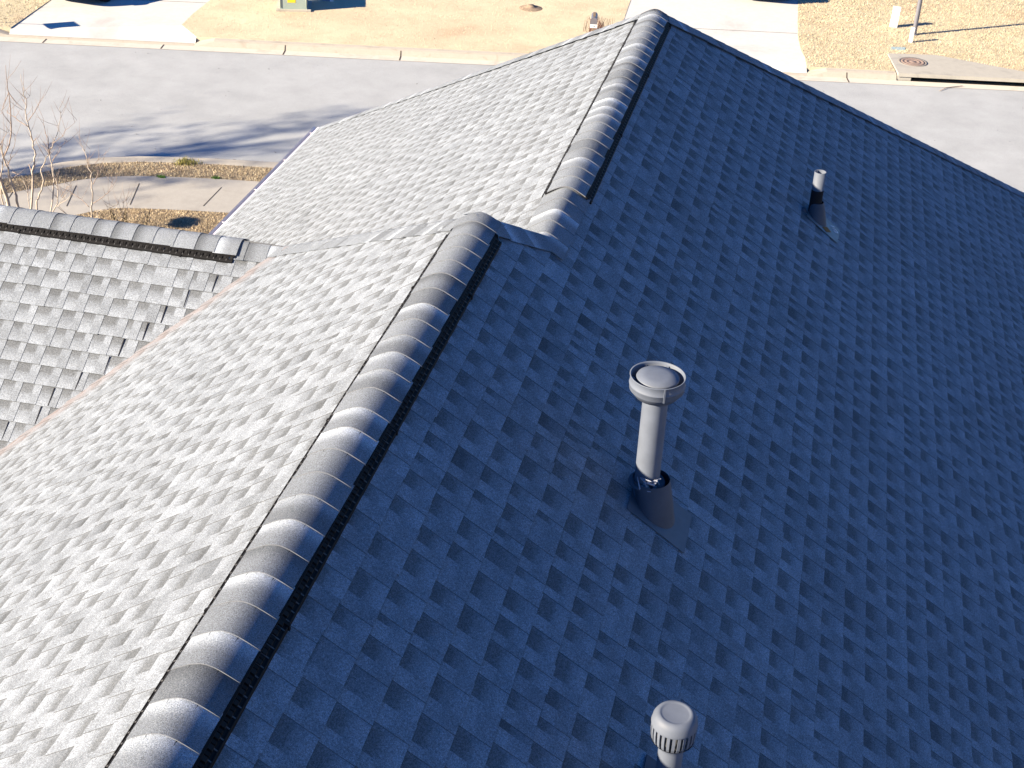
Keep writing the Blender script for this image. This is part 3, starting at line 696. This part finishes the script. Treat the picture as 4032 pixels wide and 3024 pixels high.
g.box(o0+ax*.30+Vector((0, 0, .45))+ay*.012, (.03, .02, .08), M); d_ = g.build('latch', GREEN_PAINT)
under(tr, a, b_, c_, d_, *dts)
# small telecom pedestal behind it
pp = unproj(1287, 6, GZ); pe = empty('utility_pedestal', (pp.x, pp.y, GZ)); tag(pe, 'small blue and white utility pedestal in the grass right of the grey-green cabinet', 'utility box')
g = MB(); g.box((pp.x-.02, pp.y+.12, GZ+.3), (.24, .24, .6)); a = g.build('casing', plain('blue_grey_paint', (.22, .3, .42), .5, .4))
g = MB(); g.box((pp.x+.13, pp.y+.05, GZ+.2), (.10, .12, .4), Matrix.Rotation(.3, 3, 'Z')); b_ = g.build('side_post', WHITEP); under(pe, a, b_)
# letterbox
mbp = unproj(2334, 153, GZ); mz = GZ
mb = empty('mailbox', (mbp.x, mbp.y, mz)); tag(mb, 'grey domed letterbox on a post with a white number plate, standing by the kerb', 'mailbox')
yaw = R(8); M = Matrix.Rotation(yaw, 3, 'Z')
def loc(x, y, z): return Vector((mbp.x, mbp.y, mz))+M @ Vector((x, y, z))
H0 = .42
g = MB(); g.box(loc(0, .05, .3), (.07, .07, .8), M); a = g.build('post', WOOD)
g = MB(); n = 14; wv = .088; prof = [(-wv, 0)]+[(wv*math.cos(math.pi*(1-i/n)), .10+wv*math.sin(math.pi*(1-i/n))) for i in range(n+1)]+[(wv, 0)]
L0, L1 = -.10, .42; vs = [loc(x, y, H0+z) for y in (L0, L1) for x, z in prof]; m_ = len(prof)
g.add(vs, [(i, i+1, m_+i+1, m_+i) for i in range(m_-1)]+[(0, m_-1, 2*m_-1, m_)], 0, False); g.add(vs, [tuple(range(m_)), tuple(range(m_, 2*m_))]); b_ = g.build('letter_box', plain('grey_mailbox_metal', (.14, .14, .17), .35, .5, .05, 10, .3))
g = MB(); prof2 = [(x*1.06, z*1.04-.002) for x, z in prof]; vs = [loc(x, y, H0+z) for y in (L0-.014, L0-.001) for x, z in prof2]
g.add(vs, [(i, i+1, m_+i+1, m_+i) for i in range(m_-1)]+[(0, m_-1, 2*m_-1, m_)]); g.add(vs, [tuple(range(m_)), tuple(range(m_, 2*m_))]); dr = g.build('door', plain('dark_grey_door', (.12, .115, .135), .4, .5))
g = MB(); g.box(loc(0, L0-.02, H0-.04), (.19, .012, .09), M); pl = g.build('number_plate', WHITEP)
g = MB(); g.box(loc(0, .05, H0-.075), (.18, .34, .03), M); sh = g.build('shelf', WOOD)
g = MB(); g.box(loc(.1, .1, H0+.13), (.006, .03, .12), M); fg = g.build('flag', IRON)
dpl = mbp.copy()
V = []; F = []; rq = random.Random(4)
for i in range(110):
    p = Vector((dpl.x+rq.gauss(0, .17), dpl.y+.62+rq.gauss(0, .10), GZ)); h_ = rq.uniform(.1, .42); q2 = p+Vector((rq.gauss(0, .08), rq.gauss(0, .08), h_)); w_ = Vector((rq.gauss(0, 1), rq.gauss(0, 1), 0)).normalized()*.008; k0 = len(V); V += [p-w_, p+w_, q2+w_*.5, q2-w_*.5]; F.append((k0, k0+1, k0+2, k0+3))
dp_ = mesh_obj('dry_plant', V, F, plain('dry_red_stems', (.13, .06, .05), .9, .1, .4, 20)); tag(dp_, 'clump of dry reddish stems around the foot of the mailbox', 'plant')
tn = text_mesh('house_number', '106', .075, plain('number_ink', (.08, .08, .09), .7, .2), Matrix.Translation(loc(0, L0-.028, H0-.04)) @ (M.to_4x4() @ Matrix.Rotation(R(90), 4, 'X')))
under(mb, a, b_, dr, pl, sh, fg)
tn.parent = pl; tn.matrix_parent_inverse = Matrix.Identity(4)

# cars in the two driveways
def car(name, cx, cy, yaw, paint, label):
    root = empty(name, (cx, cy, GZ)); tag(root, label, 'car', 'cars parked in the driveways')
    M = Matrix.Rotation(yaw, 3, 'Z'); Z0 = GZ+.004
    def P(x, y, z): return Vector((cx, cy, Z0))+M @ Vector((x, y, z))      # y=0 front bumper, car extends to +y
    secs = [(.0, .60, .38, .62), (.05, .74, .24, .70), (.22, .84, .19, .82), (.6, .90, .18, .92), (1.15, .92, .18, 1.0), (1.5, .92, .18, 1.03), (2.4, .93, .18, 1.03), (3.6, .92, .18, 1.05), (4.2, .90, .2, 1.04), (4.5, .84, .24, .98), (4.62, .70, .36, .8)]
    g = MB(); vs = []; nn = 14
    for (y, hw, zb, zt) in secs:
        for i in range(nn):
            t = 2*math.pi*i/nn; e = .45; cx_ = math.copysign(abs(math.cos(t))**e, math.cos(t)); sx_ = math.copysign(abs(math.sin(t))**e, math.sin(t))
            vs.append(P(hw*cx_, y, (zb+zt)/2+(zt-zb)/2*sx_))
    fs = [(k*nn+i, k*nn+(i+1) % nn, (k+1)*nn+(i+1) % nn, (k+1)*nn+i) for k in range(len(secs)-1) for i in range(nn)]
    fs += [tuple(range(nn)), tuple((len(secs)-1)*nn+i for i in range(nn))]; g.add(vs, fs, 0, True); body = g.build('body', paint)
    g = MB(); cs = [(1.35, .80, 1.0, 1.02), (2.05, .70, 1.0, 1.50), (2.6, .68, 1.0, 1.56), (3.6, .68, 1.0, 1.54), (4.35, .78, 1.0, 1.03)]; vs = []
    for (y, hw, zb, zt) in cs: vs += [P(-hw-.08, y, zb), P(-hw+.04, y, zt), P(hw-.04, y, zt), P(hw+.08, y, zb)]
    g.add(vs, [(k*4+i, k*4+i+1, (k+1)*4+i+1, (k+1)*4+i) for k in range(4) for i in range(3)]+[(0, 1, 2, 3), (16, 17, 18, 19)]); gl = g.build('window', GLASS)
    g = MB(); vs = []
    for (y, hw, z) in ((2.05, .66, 1.505), (2.6, .64, 1.567), (3.6, .64, 1.545), (3.75, .62, 1.48)): vs += [P(-hw, y, z), P(0, y, z+.02), P(hw, y, z)]
    g.add(vs, [(k*3+i, k*3+i+1, k*3+4+i, k*3+3+i) for k in range(3) for i in range(2)]); rf = g.build('roof', paint)
    kids = [body, gl, rf]
    for sx in (-1, 1):
        g = MB(); g.box(P(sx*.62, .13, .66), (.34, .16, .13), M @ Matrix.Rotation(-sx*.35, 3, 'Z')); kids.append(g.build('headlight', LAMPG))
        g = MB(); g.box(P(sx*1.0, 1.75, 1.05), (.18, .10, .13), M); kids.append(g.build('mirror', paint))
        for wy in (.88, 3.65):
            g = MB(); g.lathe(P(sx*.72, wy, .33), M @ Vector((sx, 0, 0)), [(.20, 0), (.31, .0), (.33, .03), (.33, .19), (.31, .225), (.22, .23)], 28); ty = g.build('wheel', TYRE)
            g = MB(); g.lathe(P(sx*.72, wy, .33), M @ Vector((sx, 0, 0)), [(.215, .222), (.20, .20), (.06, .19), (.05, .215), (.0005, .215)], 20); rm = g.build('rim', RIM); rm.parent = ty; kids.append(ty)
    g = MB(); g.box(P(0, .035, .46), (.9, .05, .13), M); kids.append(g.build('grille', PLASTIC))
    under(root, *kids); return root
car('parked_car', -18.62, 28.42, R(-6), DARKPAINT, 'dark car at the street end of the left driveway, only its bumper and wheel showing')
car('parked_car', -.22, 35.50, R(3), REDPAINT, 'dark plum car in the right driveway, seen just above the roof peak')

# small sign on a thin rod whose shadow falls on the left driveway
sb = Vector((-21.0, 26.05, GZ)); sg = empty('garden_sign', sb); tag(sg, 'small square sign on a thin rod, casting its shadow on the left driveway', 'sign')
g = MB(); tp = Vector((-20.22, 25.30, GZ+1.2)); g.tube([sb, sb*.6+tp*.4+Vector((0, 0, .05)), tp], .012, 6); a = g.build('rod', POLEM)
g = MB(); g.box(tp+Vector((.22, .06, 0)), (.46, .012, .40), Matrix.Rotation(R(-42), 3, 'Z') @ Matrix.Rotation(R(8), 3, 'X')); b_ = g.build('panel', WHITEP); under(sg, a, b_)

# ------------------------------------------------------------------ bare shrubs behind the wing
def Zp(x, y): return (x*.3736, 240+y*.3736)      # survey of the twigs on the enlarged photo
def stems(name, base, lines, Y, label, seed):
    rr = random.Random(seed); root = empty(name, base); tag(root, label, 'tree', 'bare multi-stemmed shrubs behind the wing'); trunk = MB(); br = MB()
    for li, (pts, r0, r1, main, dy) in enumerate(lines):
        yb = Y+dy; P = []
        for i, p in enumerate(pts): P.append(at_y(*Zp(*p), yb+(.25 if dy >= 0 else -.25)*i/len(pts)))
        if main:
            b0 = Vector(base)+Vector((rr.uniform(-.25, .25), rr.uniform(-.2, .2), 0)); P = [b0, b0*.5+P[0]*.5+Vector((0, 0, .05))]+P
        n = len(P); r0 *= .82; r1 *= .8; rad = [r0+(r1-r0)*i/(n-1) for i in range(n)]
        m = trunk if main else br
        # light zig-zag between the nodes
        Q = []; RR = []
        for i in range(n-1):
            for k2 in range(3):
                t = k2/3; j = Vector((rr.gauss(0, .012), rr.gauss(0, .012), rr.gauss(0, .01))) if (k2 and i) else Vector()
                Q.append(P[i].lerp(P[i+1], t)+j); RR.append(rad[i]+(rad[i+1]-rad[i])*t)
        Q.append(P[-1]); RR.append(rad[-1]); m.tube(Q, RR, 6)
        for _ in range(int(n*1.3)):
            i = rr.randrange(max(1, len(Q)//2), len(Q)) if main else rr.randrange(1, len(Q)); a = Q[i]
            dv = Vector((rr.uniform(-1, 1), rr.uniform(-1, 1), rr.uniform(.5, 1.3))).normalized()*rr.uniform(.12, .42)
            br.tube([a, a+dv*.5+Vector((0, 0, .01)), a+dv+Vector((0, 0, .06))], [max(.003, RR[i]*.4), .003, .0016], 4)
    t = trunk.build('trunk', BARK); b = br.build('twigs', BARK2); under(root, t, b); return root
stems('bare_tree', (-11.0, 12.9, GZ), [
    ([(335, 1490), (345, 1270), (360, 1100), (375, 990), (350, 850), (300, 700), (275, 580), (275, 400), (255, 320), (218, 140)], .028, .004, True, 0),
    ([(300, 695), (180, 620), (110, 570), (70, 540)], .010, .003, False, 0), ([(298, 630), (370, 530), (400, 470), (420, 425)], .009, .003, False, 0), ([(275, 400), (315, 370)], .006, .002, False, 0), ([(272, 460), (230, 400)], .006, .002, False, 0),
    ([(385, 1480), (440, 1360), (455, 1230), (430, 1160), (480, 1050), (520, 970), (560, 860), (600, 780), (630, 640), (628, 500)], .022, .004, True, .2),
    ([(515, 970), (510, 850), (470, 700), (457, 610)], .010, .003, False, .2), ([(520, 980), (480, 920), (430, 880)], .007, .003, False, .2), ([(555, 870), (650, 800), (730, 700), (810, 620)], .007, .002, False, .2),
    ([(550, 1500), (565, 1300), (550, 1120), (520, 990)], .018, .010, True, .3), ([(550, 1050), (630, 950), (680, 870), (705, 820)], .008, .003, False, .3),
    ([(590, 1530), (612, 1400), (600, 1280), (560, 1120)], .018, .006, True, .4), ([(350, 1230), (310, 1100), (300, 1090)], .012, .006, False, 0),
    ([(175, 1470), (140, 1330), (100, 1220), (60, 1090), (20, 960), (0, 870)], .030, .012, True, -.2), ([(40, 1010), (100, 880), (118, 750), (110, 500), (92, 340), (70, 200), (60, 45)], .016, .004, False, -.2),
    ([(90, 340), (50, 430), (20, 520), (-10, 600)], .008, .003, False, -.2), ([(105, 360), (170, 440), (240, 520)], .007, .002, False, -.2), ([(80, 1100), (115, 1030), (150, 900), (190, 740)], .009, .003, False, -.2),
    ([(75, 1450), (30, 1330), (-20, 1180), (-60, 1000)], .045, .030, True, -.3), ([(300, 1480), (290, 1390), (240, 1250)], .010, .004, True, .1), ([(130, 1170), (200, 1200), (300, 1270)], .006, .002, False, -.1),
    ([(15, 1440), (10, 1200), (40, 1000), (-10, 870)], .018, .008, True, -.3), ([(5, 870), (60, 780), (105, 700)], .006, .002, False, -.3)],
    13.0, 'bare pale multi-stemmed tree at the left edge, behind the side wing ridge', 3)
stems('bare_tree', (-10.75, 14.85, GZ), [
    ([(965, 1580), (975, 1450), (968, 1280), (930, 1130), (910, 1000), (870, 930), (840, 855)], .024, .004, True, 0),
    ([(980, 1300), (1030, 1200), (1060, 1130), (1090, 1010)], .009, .003, False, 0), ([(985, 1500), (1060, 1450), (1140, 1390), (1180, 1290), (1215, 1210)], .009, .003, False, 0), ([(1180, 1330), (1230, 1250), (1265, 1160)], .006, .002, False, 0),
    ([(940, 1540), (860, 1460), (760, 1400), (705, 1340)], .009, .003, False, 0), ([(1020, 1590), (1140, 1560), (1200, 1530), (1250, 1510)], .012, .005, True, .2), ([(1290, 1630), (1310, 1430), (1290, 1280)], .008, .003, True, .3), ([(1345, 1560), (1320, 1430)], .005, .002, False, .3),
    ([(600, 1535), (720, 1450), (760, 1380)], .010, .004, True, -.3), ([(640, 1430), (700, 1340), (740, 1310)], .006, .003, False, -.3), ([(620, 1530), (660, 1450), (740, 1340)], .008, .003, True, -.2), ([(930, 1120), (950, 930)], .005, .002, False, 0), ([(1000, 1080), (1040, 1040), (1090, 990)], .006, .003, False, 0)],
    14.8, 'smaller bare upright shrub with several thin stems, right of the larger bare tree', 8)
# unseen round evergreen, added to cast the small shadow on the near lawn
def leafball(name, c, r, n, size, mat, parent, seed, flat_=1.0):
    rr = np.random.default_rng(seed); V = []; F = []
    for i in range(n):
        d_ = rr.normal(size=3); d_ /= np.linalg.norm(d_); p = np.array(c)+d_*np.array([r, r, r*flat_])*(rr.random()**.45); a = rr.normal(size=3); a /= np.linalg.norm(a); b = np.cross(a, rr.normal(size=3)); b /= np.linalg.norm(b)
        s_ = size*rr.uniform(.6, 1.4); k0 = len(V); V += [p+a*s_, p+b*s_*.5, p-a*s_, p-b*s_*.5]; F.append((k0, k0+1, k0+2, k0+3))
    o = mesh_obj(name, V, F, mat, parent); return o
sp = (-14.2, 13.33); sr = empty('shadow_caster_tree', (*sp, GZ)); tag(sr, 'unseen round-headed evergreen added to cast a small shadow on the near lawn', 'tree'); b0 = leafball('foliage', (*sp, GZ+2.5), .25, 520, .05, LEAF, None, 2, .25)
g = MB(); g.tube([(*sp, GZ), (*sp, GZ+2.45)], [.03, .02], 6); b1 = g.build('stem', BARK2); under(sr, b0, b1)
# tall tree outside the frame to the left; its thin crown shades the near side of the road
tt = Vector((-31.0, 6.3, GZ)); tr_ = empty('street_tree', tt); tag(tr_, 'tall loose evergreen whose streaked shadow lies across the near side of the road', 'tree')
g = MB(); g.tube([tt, tt+Vector((.1, 0, 5)), tt+Vector((0, .1, 12.4))], [.2, .14, .03], 8); tk = g.build('trunk', BARK2)
g = MB(); V = []; F = []; rr = random.Random(21)
for i in range(46):
    z = 6.4+i*.10; an = rr.uniform(0, 2*math.pi); ln = 2.5*rr.uniform(.3, 1.15); e = tt+Vector((math.cos(an)*ln, math.sin(an)*ln, z+1.7*rr.uniform(.5, 1.1))); s0 = tt+Vector((0, 0, z)); g.tube([s0, (s0+e)/2+Vector((0, 0, -.05)), e], [.035, .02, .006], 5)
    for j in range(38):
        t = .35+.65*rr.random(); p = s0.lerp(e, t)+Vector((rr.gauss(0, .13), rr.gauss(0, .13), rr.gauss(0, .2))); a = Vector((rr.gauss(0, 1), rr.gauss(0, 1), rr.gauss(0, .8))).normalized()*.14; b = a.cross(Vector((rr.random(), rr.random(), 1))).normalized()*.04
        k0 = len(V); V += [p+a, p+b, p-a, p-b]; F.append((k0, k0+1, k0+2, k0+3))
lb = g.build('limbs', BARK2); cr = mesh_obj('crown', V, F, LEAF); under(tr_, tk, lb, cr)

# ------------------------------------------------------------------ grass tufts, litter, green clumps
def tufts(name, sampler, n, size, mat, seed, tall=1.0, kind='stuff', lay=.5):
    rr = np.random.default_rng(seed); P = sampler(n, rr); n = len(P)
    a = rr.uniform(0, 2*np.pi, n); s_ = size*rr.uniform(.5, 1.5, n); ln = rr.uniform(-lay, lay, (n, 2))*s_[:, None]
    dx = np.cos(a)*s_*.15; dy = np.sin(a)*s_*.15; V = np.zeros((n, 3, 3)); V[:, 0] = P; V[:, 1] = P; V[:, 2] = P
    V[:, 0, 0] -= dx; V[:, 0, 1] -= dy; V[:, 1, 0] += dx; V[:, 1, 1] += dy; V[:, 2, 0] += ln[:, 0]; V[:, 2, 1] += ln[:, 1]; V[:, 2, 2] += s_*tall
    me = bpy.data.meshes.new(name); me.vertices.add(n*3); me.vertices.foreach_set('co', V.reshape(-1)); me.loops.add(n*3); me.loops.foreach_set('vertex_index', np.arange(n*3, dtype='i')); me.polygons.add(n); me.polygons.foreach_set('loop_start', np.arange(0, n*3, 3, dtype='i')); me.update(calc_edges=True)
    me.materials.append(mat); o = bpy.data.objects.new(name, me); C.objects.link(o)
    if kind: o['kind'] = kind
    return o
def inpoly(P, poly):
    x, y = P[:, 0], P[:, 1]; c = np.zeros(len(P), bool); j = len(poly)-1
    for i in range(len(poly)):
        xi, yi = poly[i]; xj, yj = poly[j]
        with np.errstate(divide='ignore', invalid='ignore'): c ^= ((yi > y) != (yj > y)) & (x < (xj-xi)*(y-yi)/(yj-yi)+xi)
        j = i
    return c
def samp(poly, z):
    poly = [(float(a), float(b)) for a, b in poly]; xs = [p[0] for p in poly]; ys = [p[1] for p in poly]
    def f(n, rr):
        A = (max(xs)-min(xs))*(max(ys)-min(ys)); P = np.column_stack([rr.uniform(min(xs), max(xs), n), rr.uniform(min(ys), max(ys), n)]); P = P[inpoly(P, poly)]
        return np.column_stack([P, np.full(len(P), z)])
    return f
TA = plain('dry_blade_pale', (.46, .40, .29), 1, .1, .3, 3); TB = plain('dry_blade_brown', (.33, .26, .18), 1, .1, .4, 3)
cornersA = [kb(DL1), kb(DR0), far_pt(kb(DR0), rdr, 5), (-4, 36), (-15.2, 34)]+dLr[3:0:-1]
tufts('grass', samp(cornersA, GZ+.012), 16000, .026, plain('dry_blade_cream', (.52, .45, .33), 1, .1, .3, 3), 1)
tufts('grass', samp([kb(-3), kb(DL0), far_pt(kb(DL0), ldr, 6), (-22, 33)], GZ+.012), 12000, .035, TA, 2)
tufts('grass', samp([kb(DR1), kb(IN0), (3.5, 31.98), (4.8, 32.3), (7.7, 31.5), (9.6, 39), (.9, 39)]+dRr[-2:0:-1], GZ+.012), 34000, .035, plain('dry_blade_straw', (.54, .47, .33), 1, .1, .3, 3), 3)
tufts('grass', samp([kb(DR1), kb(IN0), (3.5, 31.98), (4.8, 32.3), (7.7, 31.5), (9.6, 39), (.9, 39)]+dRr[-2:0:-1], GZ+.012), 26000, .035, TB, 13)
o1, o2, o3, o4 = offset(NE, .44), offset(NE, 1.18), offset(NE, 2.80), offset(NE, 7.0)
seg = slice(3, 13)
tufts('grass', samp(o1[seg]+o2[seg][::-1], GZ+.008), 42000, .034, TA, 4); tufts('grass', samp(o1[seg]+o2[seg][::-1], GZ+.008), 42000, .034, TB, 5)
tufts('grass', samp(o3[seg]+o4[seg][::-1], GZ+.006), 90000, .032, plain('dry_blade_mid', (.48, .40, .28), 1, .1, .35, 3), 6); tufts('grass', samp(o3[seg]+o4[seg][::-1], GZ+.006), 60000, .032, TB, 7)
# leaf litter along the near gutter
def litter(n, rr):
    i = rr.integers(4, 12, n); t = rr.random(n); A = np.array(NE)[i]; B = np.array(NE)[i+1]; P = A+(B-A)*t[:, None]
    P += rr.normal(0, .05, (n, 2))+np.array([-.03, .07]); return np.column_stack([P, np.full(n, RZ+.004)])
tufts('leaf_litter', litter, 12000, .05, DEBRIS, 8, tall=.5, lay=1)
def scatter_road(n, rr):
    P = np.column_stack([rr.uniform(-22, 9, n), rr.uniform(19, 31, n)]); ok = (P[:, 1] > 21.6+.19*(P[:, 0]+3)*.97) & (P[:, 1] < 25.4+.197*(P[:, 0]+18.9)); P = P[ok]
    return np.column_stack([P, np.full(len(P), RZ+.004)])
tufts('leaf_litter', scatter_road, 420, .05, plain('road_crumbs', (.09, .075, .06), .9, .1), 18, tall=.25, lay=1)
def around(x, y, r):
    def f(n, rr): return np.column_stack([rr.normal(x, r, n), rr.normal(y, r*.7, n), np.full(n, GZ+.01)])
    return f
for i, (px, py, r, nn, sz) in enumerate(((636, 700, .04, 140, .04), (853, 704, .04, 140, .04), (733, 643, .12, 420, .055))):
    p = unproj(px, py, GZ); o = tufts('grass_clump', around(p.x, p.y, r), nn, sz, GREENT if i < 2 else plain('olive_tuft', (.26, .24, .08), .9, .2, .3, 30), 20+i, kind=None)
    tag(o, ('small bright green clump on the verge, left of the other green clump', 'small bright green clump on the verge, nearer the gutter of the roof', 'larger olive weed clump growing over the near kerb')[i], 'plant')
# dead stick in the far gutter
g = MB(); g.tube([unproj(3700, 357, RZ+.02), unproj(3725, 345, RZ+.03), unproj(3790, 338, RZ+.03)], [.008, .012, .008], 5); s_ = g.build('stick', BARK2); tag(s_, 'thin bare stick lying in the gutter below the storm drain', 'stick')
# tree stump scar on the far lawn
p = unproj(2090, 34, GZ); g = MB(); g.lathe((p.x, p.y, GZ), (0, 0, 1), [(.34, .014), (.22, .05), (.12, .07), (.11, .10), (.0005, .10)], 14); s_ = g.build('tree_stump', plain('stump_wood', (.25, .19, .14), .95, .1, .5, 25)); tag(s_, 'small cut stump in a bare patch of the far lawn', 'stump')
